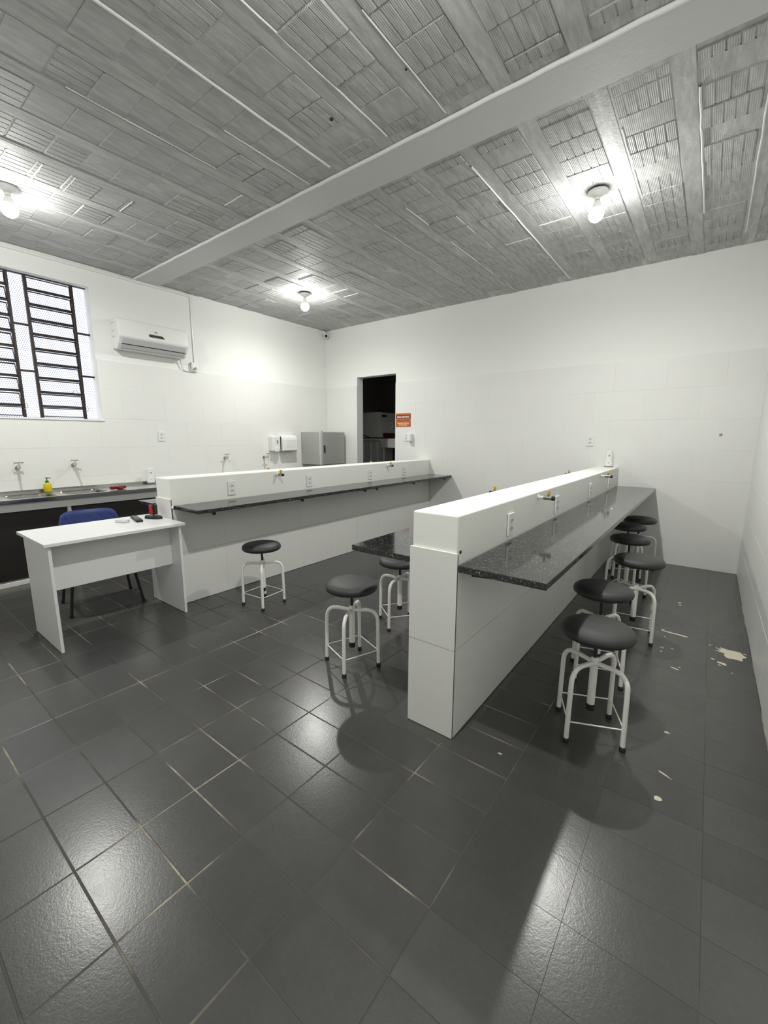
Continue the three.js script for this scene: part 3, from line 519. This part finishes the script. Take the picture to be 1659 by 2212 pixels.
{
  const c = thing('school_chair', 'blue plastic school chair with black steel legs, pushed in behind the white desk', 'chair', [1.525, 0, 4.085], -0.145);
  const seat = new THREE.BoxGeometry(0.4, 0.012, 0.4, 12, 1, 12), p = seat.attributes.position;
  for (let i = 0; i < p.count; i++) { const x = p.getX(i), z = p.getZ(i), k = Math.max(Math.abs(x), Math.abs(z)); p.setY(i, p.getY(i) + 0.41 - 0.02 * Math.cos(x * 5) * Math.cos(z * 5) - (x > 0.14 ? (x - 0.14) * 0.35 : 0)); const f = 1 - 0.12 * Math.pow(Math.min(1, Math.hypot(x, z) / 0.283), 6); p.setXYZ(i, x * f, p.getY(i), z * f); }
  seat.computeVertexNormals();
  part('seat', seat, M.navy, c);
  // curved backrest shell: front and back skins of one grid, rounded at the rim
  const nu = 36, nv = 14, skin = (side) => Array.from({ length: (nu + 1) * (nv + 1) }, (_, k) => {
    const u = (k % (nu + 1)) / nu * 2 - 1, v = Math.floor(k / (nu + 1)) / nv * 2 - 1, corner = Math.pow(Math.abs(u), 7);
    const z = u * (0.208 - 0.012 * v * v - 0.012 * Math.max(0, v)), y = v * (0.117 - 0.028 * corner), rim = Math.max(Math.abs(u), Math.abs(v)), t = 0.006 * Math.sqrt(Math.max(0, 1 - Math.pow(rim, 10)));
    const dent = Math.min(1, Math.min(...[-2, -1, 0, 1, 2].map((q) => Math.hypot(z - q * 0.078, y - 0.048))) / 0.012);
    return V(-0.225 - y * 0.16 + z * z * 0.9 + side * t - (side > 0 ? 0.0045 * (1 - dent) : 0), y + 0.612, z);
  });
  const fr = skin(1), bk = skin(-1), bpos = [], idx = [], row = nu + 1;
  for (const q of [...fr, ...bk]) bpos.push(q.x, q.y, q.z);
  for (let j = 0; j < nv; j++) for (let i = 0; i < nu; i++) { const a0 = j * row + i, b0 = a0 + 1, c0 = a0 + row + 1, d0 = a0 + row, o = fr.length; idx.push(a0, c0, b0, a0, d0, c0, a0 + o, b0 + o, c0 + o, a0 + o, c0 + o, d0 + o); }
  const bg = new THREE.BufferGeometry(); bg.setAttribute('position', new THREE.Float32BufferAttribute(bpos, 3)); bg.setIndex(idx); bg.computeVertexNormals();
  part('backrest', bg, M.navy, c);
  for (const s of [-1, 1]) {
    part('leg', tube([V(-0.17, 0.39, 0.19 * s), V(-0.185, 0.2, 0.215 * s), V(-0.2, 0.012, 0.237 * s)], 0.0105, 16, 12), M.black, c);
    part('leg', tube([V(0.13, 0.375, 0.185 * s), V(0.155, 0.2, 0.212 * s), V(0.18, 0.012, 0.237 * s)], 0.0105, 16, 12), M.black, c);
    part('back_post', tube([V(-0.17, 0.392, 0.165 * s), V(-0.215, 0.45, 0.16 * s), V(-0.232, 0.55, 0.15 * s), V(-0.24, 0.64, 0.15 * s)], 0.009, 20, 10), M.black, c);
    part('foot', [cyl(0.0125, 0.0125, 0.02, 14).translate(-0.201, 0.01, 0.238 * s), cyl(0.0125, 0.0125, 0.02, 14).translate(0.181, 0.01, 0.238 * s)], M.rubber, c);
  }
  part('seat_frame', [bar(V(-0.17, 0.388, -0.19), V(0.13, 0.376, -0.185), 0.009), bar(V(-0.17, 0.388, 0.19), V(0.13, 0.376, 0.185), 0.009), bar(V(-0.16, 0.388, -0.19), V(-0.16, 0.388, 0.19), 0.009), bar(V(0.12, 0.376, -0.185), V(0.12, 0.376, 0.185), 0.009)], M.black, c);
}
{
  const w = thing('white_box', 'small white plastic box lying on the desk left of the remote', 'box', [1.905, DY + 0.0005, 4.03], 0.45);
  part('case', rbox(-0.042, 0.042, 0, 0.024, -0.028, 0.028, 0.006, 3), M.plastic, w);
  part('top_inset', rbox(-0.026, 0.02, 0.0235, 0.0255, -0.018, 0.016, 0.0008, 1), M.socket, w);
  part('button', cyl(0.003, 0.003, 0.002, 10).rotateZ(Math.PI / 2).translate(0.0425, 0.012, -0.008), M.dark, w);
  const r = thing('remote_control', 'slim black remote control lying on the desk between white box and marker stand', 'remote control', [1.884, DY + 0.0005, 3.925], -0.22);
  part('case', rbox(-0.118, 0.118, 0, 0.017, -0.023, 0.023, 0.006, 3), M.black, r);
  for (let i = 0; i < 4; i++) for (let k = 0; k < 3; k++) part('button', rbox(-0.07 + i * 0.032, -0.054 + i * 0.032, 0.0165, 0.019, -0.0155 + k * 0.0115, -0.0075 + k * 0.0115, 0.001, 1), M.grey, r);
  const e = thing('marker_stand', 'black oval whiteboard eraser stand holding two markers upright on the desk', 'marker stand', [1.925, DY + 0.0005, 3.82], 0.36);
  part('base', new THREE.CylinderGeometry(0.046, 0.05, 0.02, 32).scale(1.6, 1, 0.75).translate(0, 0.01, 0), M.black, e);
  part('socket_ring', [cyl(0.0135, 0.0135, 0.004, 16).translate(-0.008, 0.022, 0.012), cyl(0.0135, 0.0135, 0.004, 16).translate(0.014, 0.022, -0.013)], M.grey, e);
  const mk = (label, mat, x, z) => { const m = thing('marker', label, 'marker', [x, DY + 0.0215, z]); part('cap', cyl(0.0105, 0.0105, 0.013, 16).translate(0, 0.0075, 0), M.grey, m); part('barrel', lathe([[0.0001, 0.0142], [0.012, 0.0142], [0.012, 0.082], [0.0095, 0.085], [0.0001, 0.085]], 18), mat, m); };
  mk('thick red marker standing upright in the black stand on the desk', M.red, 1.925 - 0.0035, 3.82 + 0.014);
  mk('black marker standing upright beside the red one on the desk', M.black, 1.925 + 0.0085, 3.82 - 0.017);
}

// ---------------------------------------------------------------- things on the walls
{
  const a = thing('air_conditioner', 'white split air conditioner mounted high beside the window', 'air conditioner', [0.001, 0, 0]);
  const z0 = 2.49, z1 = 3.245, s = new THREE.Shape();
  s.moveTo(0, 2.548); s.lineTo(0.15, 2.548); s.quadraticCurveTo(0.178, 2.546, 0.182, 2.52); s.lineTo(0.197, 2.385); s.quadraticCurveTo(0.199, 2.362, 0.19, 2.352); s.lineTo(0.152, 2.292); s.lineTo(0.112, 2.252); s.quadraticCurveTo(0.1, 2.238, 0.08, 2.236); s.lineTo(0, 2.25); s.lineTo(0, 2.548);
  const ext = (sh, a0, a1, b) => new THREE.ExtrudeGeometry(sh, { depth: a1 - a0 - 2 * b, bevelEnabled: b > 0, bevelSize: b, bevelThickness: b, bevelOffset: -b, bevelSegments: 3, curveSegments: 10 }).translate(0, 0, a0 + b);
  part('housing', ext(s, z0, z1, 0.012), M.plastic, a);
  const on = (p, q, lo, hi, name, mat, lift) => { const d = V(q[0] - p[0], q[1] - p[1], 0), n = V(-d.y, d.x, 0).normalize().multiplyScalar(lift), g = new THREE.BufferGeometry(); const A = V(p[0], p[1], lo).add(n), B = V(p[0], p[1], hi).add(n), C = V(q[0], q[1], hi).add(n), E = V(q[0], q[1], lo).add(n); g.setFromPoints([A, B, C, A, C, E]); g.computeVertexNormals(); return part(name, new THREE.ExtrudeGeometry(new THREE.Shape([[0, 0], [1, 0], [1, 1], [0, 1]].map(([u, v]) => new THREE.Vector2(u, v))), { depth: 0.003, bevelEnabled: false }).applyMatrix4(new THREE.Matrix4().makeBasis(d, V(0, 0, hi - lo), n.clone().normalize()).setPosition(A)), mat, a); };
  on([0.155, 2.297], [0.187, 2.3475], z0 + 0.035, z1 - 0.04, 'flap', M.flap, -0.001);
  on([0.1495, 2.2895], [0.154, 2.2955], z0 + 0.03, z1 - 0.035, 'slot', M.dark, -0.002);
  on([0.116, 2.256], [0.15, 2.29], z0 + 0.035, z1 - 0.04, 'flap', M.flap, -0.001);
  on([0.112, 2.252], [0.1155, 2.2555], z0 + 0.03, z1 - 0.035, 'slot', M.grey, -0.002);
  const dsp = new THREE.Shape([[-0.078, 0.014], [0.07, 0.014], [0.092, -0.014], [-0.074, -0.014]].map(([u, v]) => new THREE.Vector2(u, v)));
  part('display_panel', new THREE.ExtrudeGeometry(dsp, { depth: 0.003, bevelEnabled: false }).applyMatrix4(new THREE.Matrix4().makeBasis(V(0, 0, -1), V(-0.104, 0.9946, 0), V(0.9946, 0.104, 0)).setPosition(0.1945, 2.412, 2.86)), M.black, a);
  const cv = document.createElement('canvas'); cv.width = 256; cv.height = 192; const x = cv.getContext('2d');
  x.fillStyle = '#dcdedb'; x.fillRect(0, 0, 256, 192); x.fillStyle = '#5b6268';
  x.beginPath(); x.arc(100, 62, 44, Math.PI * 0.5, Math.PI * 1.5); x.quadraticCurveTo(118, 62, 100, 106); x.fill();
  x.beginPath(); x.arc(152, 62, 44, Math.PI * 1.5, Math.PI * 0.5); x.quadraticCurveTo(100, 62, 152, 18); x.fill();
  x.font = 'bold 36px sans-serif'; x.textAlign = 'center'; x.fillText('Electrolux', 128, 168);
  const ct = new THREE.CanvasTexture(cv); ct.colorSpace = THREE.SRGBColorSpace;
  part('logo', new THREE.PlaneGeometry(0.046, 0.036).applyMatrix4(new THREE.Matrix4().makeBasis(V(0, 0, -1), V(-0.104, 0.9946, 0), V(0.9946, 0.104, 0)).setPosition(0.1935, 2.452, 2.86)), std('printed emblem', lin(1), 0.3, { map: ct }), a);
  for (const y of [2.36, 2.42, 2.5]) part('side_vent', rbox(0.03, 0.09, y, y + 0.006, z1 - 0.003, z1 + 0.0012, 0.0006, 1), M.grey, a);
  part('power_cord', tube([V(0.05, 2.256, 2.53), V(0.03, 2.2, 2.512), V(0.018, 2.13, 2.49), V(0.018, 2.112, 2.44), V(0.03, 2.12, 2.38), V(0.045, 2.145, 2.352)], 0.005, 30, 8), M.socket, a);
}
{
  const d = thing('cable_duct', 'white cable duct under the ceiling of the window wall, dropping beside the air conditioner', 'cable duct');
  part('long_run', rbox(0.001, 0.02, 2.986, 3.012, 2.32, D - 0.01, 0.003, 2), M.plastic, d);
  part('drop', rbox(0.001, 0.013, 2.226, 2.988, 2.32, 2.334, 0.002, 2), M.plastic, d);
  const s = thing('wall_outlet_box', 'white outlet box with a plug at the foot of the cable duct', 'outlet box', [0.0085, 2.17, 2.342]);
  part('case', rbox(0, 0.032, -0.054, 0.056, -0.038, 0.038, 0.004, 2), M.plastic, s);
  part('plug', [cyl(0.016, 0.013, 0.026, 16).rotateZ(-Math.PI / 2).translate(0.042, -0.02, 0.004)], M.grey, s);
}
{
  const s = thing('soap_dispenser', 'white wall soap dispenser with a push lever, left of the paper towel dispenser', 'soap dispenser', [0.0085, 1.215, 1.18]);
  part('case', rbox(0, 0.1, -0.108, 0.112, -0.072, 0.072, 0.014, 3), M.plastic, s);
  part('window', rbox(0.098, 0.102, 0.0, 0.052, -0.03, 0.0, 0.001, 1), M.grey, s);
  part('push_lever', rbox(0.07, 0.112, -0.118, -0.05, -0.035, 0.03, 0.008, 3), M.plastic, s);
  const t = thing('towel_dispenser', 'white rounded paper towel dispenser between the soap dispenser and grey box', 'towel dispenser', [0.0085, 1.222, 0.935]);
  const sh = new THREE.Shape(); sh.moveTo(0, -0.11); sh.lineTo(0.1, -0.118); sh.quadraticCurveTo(0.118, -0.116, 0.12, -0.1); sh.lineTo(0.118, 0.05); sh.quadraticCurveTo(0.112, 0.115, 0.05, 0.122); sh.lineTo(0, 0.122); sh.lineTo(0, -0.11);
  part('cover', new THREE.ExtrudeGeometry(sh, { depth: 0.264, bevelEnabled: true, bevelSize: 0.012, bevelThickness: 0.012, bevelOffset: -0.012, bevelSegments: 3 }).translate(0, 0, -0.132), M.plastic, t);
  part('side_gap', rbox(0.002, 0.075, -0.1, 0.1, 0.1425, 0.147, 0.002, 1), M.dark, t);
  part('towel_slot', rbox(0.02, 0.105, -0.122, -0.114, -0.12, 0.12, 0.002, 1), M.dark, t);
  part('embossed_panel', rbox(0.116, 0.1225, -0.055, 0.055, -0.085, 0.085, 0.003, 2), M.plastic, t);
}
{
  const e = thing('electrical_enclosure', 'light grey steel enclosure with black door handle in the corner left of the doorway', 'enclosure');
  part('case', rbox(0.009, 0.425, 0.887, 1.396, 0.062, 0.615, 0.003, 1), M.greyBox, e);
  const d = part('door', rbox(0.429, 0.449, 0.889, 1.393, 0.062, 0.565, 0.004, 2), M.greyBoxDoor, e);
  part('gasket', rbox(0.424, 0.43, 0.891, 1.391, 0.066, 0.61, 0.001, 1), M.rubber, e);
  part('door_edge', rbox(0.427, 0.449, 0.887, 1.396, 0.569, 0.615, 0.003, 1), M.cabinet, e);
  part('handle', rbox(0.448, 0.462, 1.075, 1.19, 0.515, 0.545, 0.007, 3), M.rubber, d);
  part('screw', new THREE.SphereGeometry(0.007, 10, 8).translate(0.44, 1.405, 0.57), M.rubber, e);
}
{
  const c = thing('security_camera', 'small white security camera with black lens in the top corner of the walls', 'security camera', [0.001, 2.97, 0.001]);
  part('mount', rbox(0, 0.05, 0.0, 0.05, 0.02, 0.09, 0.01, 3), M.plastic, c);
  const g = cyl(0.033, 0.036, 0.1, 24).rotateX(Math.PI / 2);
  const b = part('body', g, M.plastic, c); b.position.set(0.09, -0.035, 0.085); b.rotation.set(0.18, 0.82, 0, 'YXZ');
  part('lens', cyl(0.0235, 0.0235, 0.008, 24).rotateX(Math.PI / 2).translate(0, 0, 0.051), M.rubber, b);
  part('cable', tube([V(0.02, 0.03, 0.03), V(0.06, 0.055, 0.02), V(0.11, 0.04, 0.01), V(0.08, 0.0, 0.02), V(0.07, -0.03, 0.05)], 0.003, 24, 6), M.socket, c);
}
{
  const cv = document.createElement('canvas'); cv.width = 540; cv.height = 392; const x = cv.getContext('2d');
  x.fillStyle = '#8a4420'; x.fillRect(0, 0, 540, 392); x.fillStyle = '#b8602f'; x.fillRect(8, 8, 524, 376);
  x.fillStyle = '#861b1c'; x.fillRect(8, 46, 524, 106); x.fillStyle = '#c0783c'; x.fillRect(8, 152, 524, 112);
  x.textAlign = 'center'; x.fillStyle = '#ffffff'; x.font = 'bold 62px sans-serif'; x.fillText('ÁREA RESTRITA', 270, 126, 490);
  x.fillStyle = '#1a0b06'; x.font = 'bold 84px sans-serif'; x.fillText('NÃO ENTRE', 270, 242, 490);
  x.fillStyle = '#f3dcc4'; x.font = 'bold 46px sans-serif'; x.fillText('SOMENTE PESSOAL', 270, 306, 480); x.fillText('AUTORIZADO', 270, 356, 360);
  const t = new THREE.CanvasTexture(cv); t.colorSpace = THREE.SRGBColorSpace;
  const s = thing('warning_sign', 'orange and red sign reading ÁREA RESTRITA NÃO ENTRE beside the doorway', 'sign', [1.587, 1.568, 0.0088]);
  part('board', rbox(-0.135, 0.135, -0.098, 0.098, 0, 0.003, 0.001, 1), std('orange sign board', lin(0.56, 0.08, 0.012), 0.5), s);
  part('print', new THREE.PlaneGeometry(0.268, 0.194).translate(0, 0, 0.0034), std('sign print', lin(1), 0.45, { map: t }), s);
}
tag(mesh('wall_plug_hole', lathe([[0.004, 0], [0.012, 0.001], [0.011, 0.005], [0.005, 0.003]], 16).rotateX(Math.PI / 2).translate(5.321, 1.35, 0.0095), M.gunmetal), 'tiny dark screw fixing left in the back wall near its right end', 'screw fixing');

// ---------------------------------------------------------------- ceiling lamps
{
  const put = (label, x, y, z) => {
    const l = thing('ceiling_lamp', label, 'ceiling lamp', [x, y, z], 0, 'bare bulbs on the ceiling');
    part('gasket', cyl(0.061, 0.061, 0.008, 32).translate(0, -0.003, 0), M.rubber, l);
    part('ceiling_rose', lathe([[0.0001, -0.045], [0.02, -0.044], [0.026, -0.036], [0.052, -0.022], [0.066, -0.014], [0.066, -0.006], [0.0001, -0.006]], 36), M.plastic, l);
    part('holder', lathe([[0.0001, -0.066], [0.0175, -0.066], [0.0185, -0.06], [0.0175, -0.042], [0.0001, -0.042]], 24), M.plastic, l);
    part('bulb_collar', lathe([[0.0001, -0.064], [0.017, -0.066], [0.022, -0.078], [0.031, -0.098], [0.041, -0.116], [0.041, -0.12], [0.0001, -0.124]], 32), M.plastic, l);
    const b = part('bulb', lathe([[0.0001, -0.204], [0.021, -0.2], [0.038, -0.188], [0.049, -0.168], [0.052, -0.15], [0.049, -0.132], [0.041, -0.1205], [0.0001, -0.1205]], 32), M.bulb, l);
    const p = new THREE.PointLight(LAMP_COLOR, LAMP); p.position.set(0, -0.158, 0); p.castShadow = true; p.shadow.radius = 1.6; p.name = 'lamp_light'; b.add(p);
    const d = new THREE.SpotLight(LAMP_COLOR, LAMP_DOWN, 0, Math.PI / 2, 1); d.position.set(0, -0.158, 0); d.target.position.set(0, -1, 0); d.castShadow = true; d.shadow.radius = 1.6; d.name = 'lamp_light_down'; b.add(d, d.target);   // the bulb's white collar holds back the upward half
  };
  put('lit bare bulb nearest the security camera in the far corner', 1.149, H + 0.0, 1.498);
  put('lit bare bulb on the ceiling over the right bench and its stools', 4.431, H + 0.0, 1.723);
  put('lit bare bulb above the window and desk at the left edge', 1.139, H + 0.01, 4.256);
  put('lit bare bulb above the viewer, over the near end of the right bench', 4.43, H + 0.01, 4.25);
}

// ---------------------------------------------------------------- equipment in the dark store room
{
  const h = thing('incubator_hood', 'white boxy lab hood with dark slot and handle inside the dark doorway', 'lab hood', [0, 0, 0]);
  const prof = (lo, xl) => new THREE.Shape([[-0.62, lo], [xl, lo], [0.185, 1.79], [-0.62, 1.79]].map(([u, v]) => new THREE.Vector2(u, v)));
  const ex = (sh, z0, z1) => new THREE.ExtrudeGeometry(sh, { depth: z1 - z0, bevelEnabled: true, bevelSize: 0.006, bevelThickness: 0.006, bevelOffset: -0.006, bevelSegments: 2 }).translate(0, 0, z0);
  part('housing', ex(prof(1.402, 0.234), -1.72, -1.262), M.storeWhite, h);
  part('front_panel', ex(prof(1.315, 0.245), -1.25, -1.2), M.storeWhite, h);
  part('vent_slot', rbox(0.182, 0.2, 1.7, 1.745, -1.42, -1.27, 0.006, 2), M.dark, h);
  part('handle', tube([V(0.205, 1.58, -1.52), V(0.25, 1.6, -1.53), V(0.255, 1.52, -1.53), V(0.215, 1.47, -1.52)], 0.011, 20, 10), M.storeWhite, h);
  const r = thing('red_case', 'dark red flat case under the lab hood inside the doorway', 'case', [0, 0, 0]);
  part('body', rbox(-0.58, 0.236, 1.3, 1.395, -1.7, -1.262, 0.008, 2), M.darkRed, r);
  part('lid_band', rbox(-0.583, 0.239, 1.362, 1.368, -1.703, -1.2615, 0.002, 1), M.dark, r);
  const c = thing('grey_cabinet', 'grey round-fronted cabinet under the lab hood inside the doorway', 'cabinet', [0, 0, 0]);
  part('body', [rbox(-0.62, 0.145, 0, 1.25, -1.72, -1.2, 0.03, 4)], M.storeGrey, c);
  part('top_slab', rbox(-0.64, 0.16, 1.252, 1.298, -1.74, -1.18, 0.012, 3), M.storeWhite, c);
  part('front_rib', [-0.42, -0.2, -0.03].map((x) => cyl(0.03, 0.03, 1.15, 16).translate(x, 0.62, -1.2)), M.storeGrey, c);
  const t = thing('equipment_stand', 'white equipment stand with tapered apron beside the grey cabinet inside the doorway', 'stand', [0, 0, 0]);
  const a = new THREE.Shape([[0.165, 1.295], [0.62, 1.295], [0.6, 1.12], [0.2, 1.12]].map(([u, v]) => new THREE.Vector2(u, v)));
  part('apron', new THREE.ExtrudeGeometry(a, { depth: 1.1, bevelEnabled: true, bevelSize: 0.006, bevelThickness: 0.006, bevelOffset: -0.006, bevelSegments: 2 }).translate(0, 0, -2.35), M.storeWhite, t);
  for (const [x, z] of [[0.23, -1.3], [0.57, -1.3], [0.23, -2.3], [0.57, -2.3]]) part('leg', rbox(x - 0.02, x + 0.02, 0, 1.118, z - 0.02, z + 0.02, 0.004, 1), M.storeWhite, t);
  const w = thing('black_cable', 'black cable drooping in front of the lab hood inside the doorway', 'cable', [0, 0, 0]);
  part('cord', tube([V(-0.4, 1.42, -1.17), V(-0.2, 1.37, -1.16), V(0.0, 1.312, -1.16), V(0.1, 1.312, -1.16), V(0.22, 1.31, -1.16)], 0.008, 30, 8), M.black, w);
}

scene.traverse((o) => { delete o.userData.__n; });
renderer.render(scene, camera);
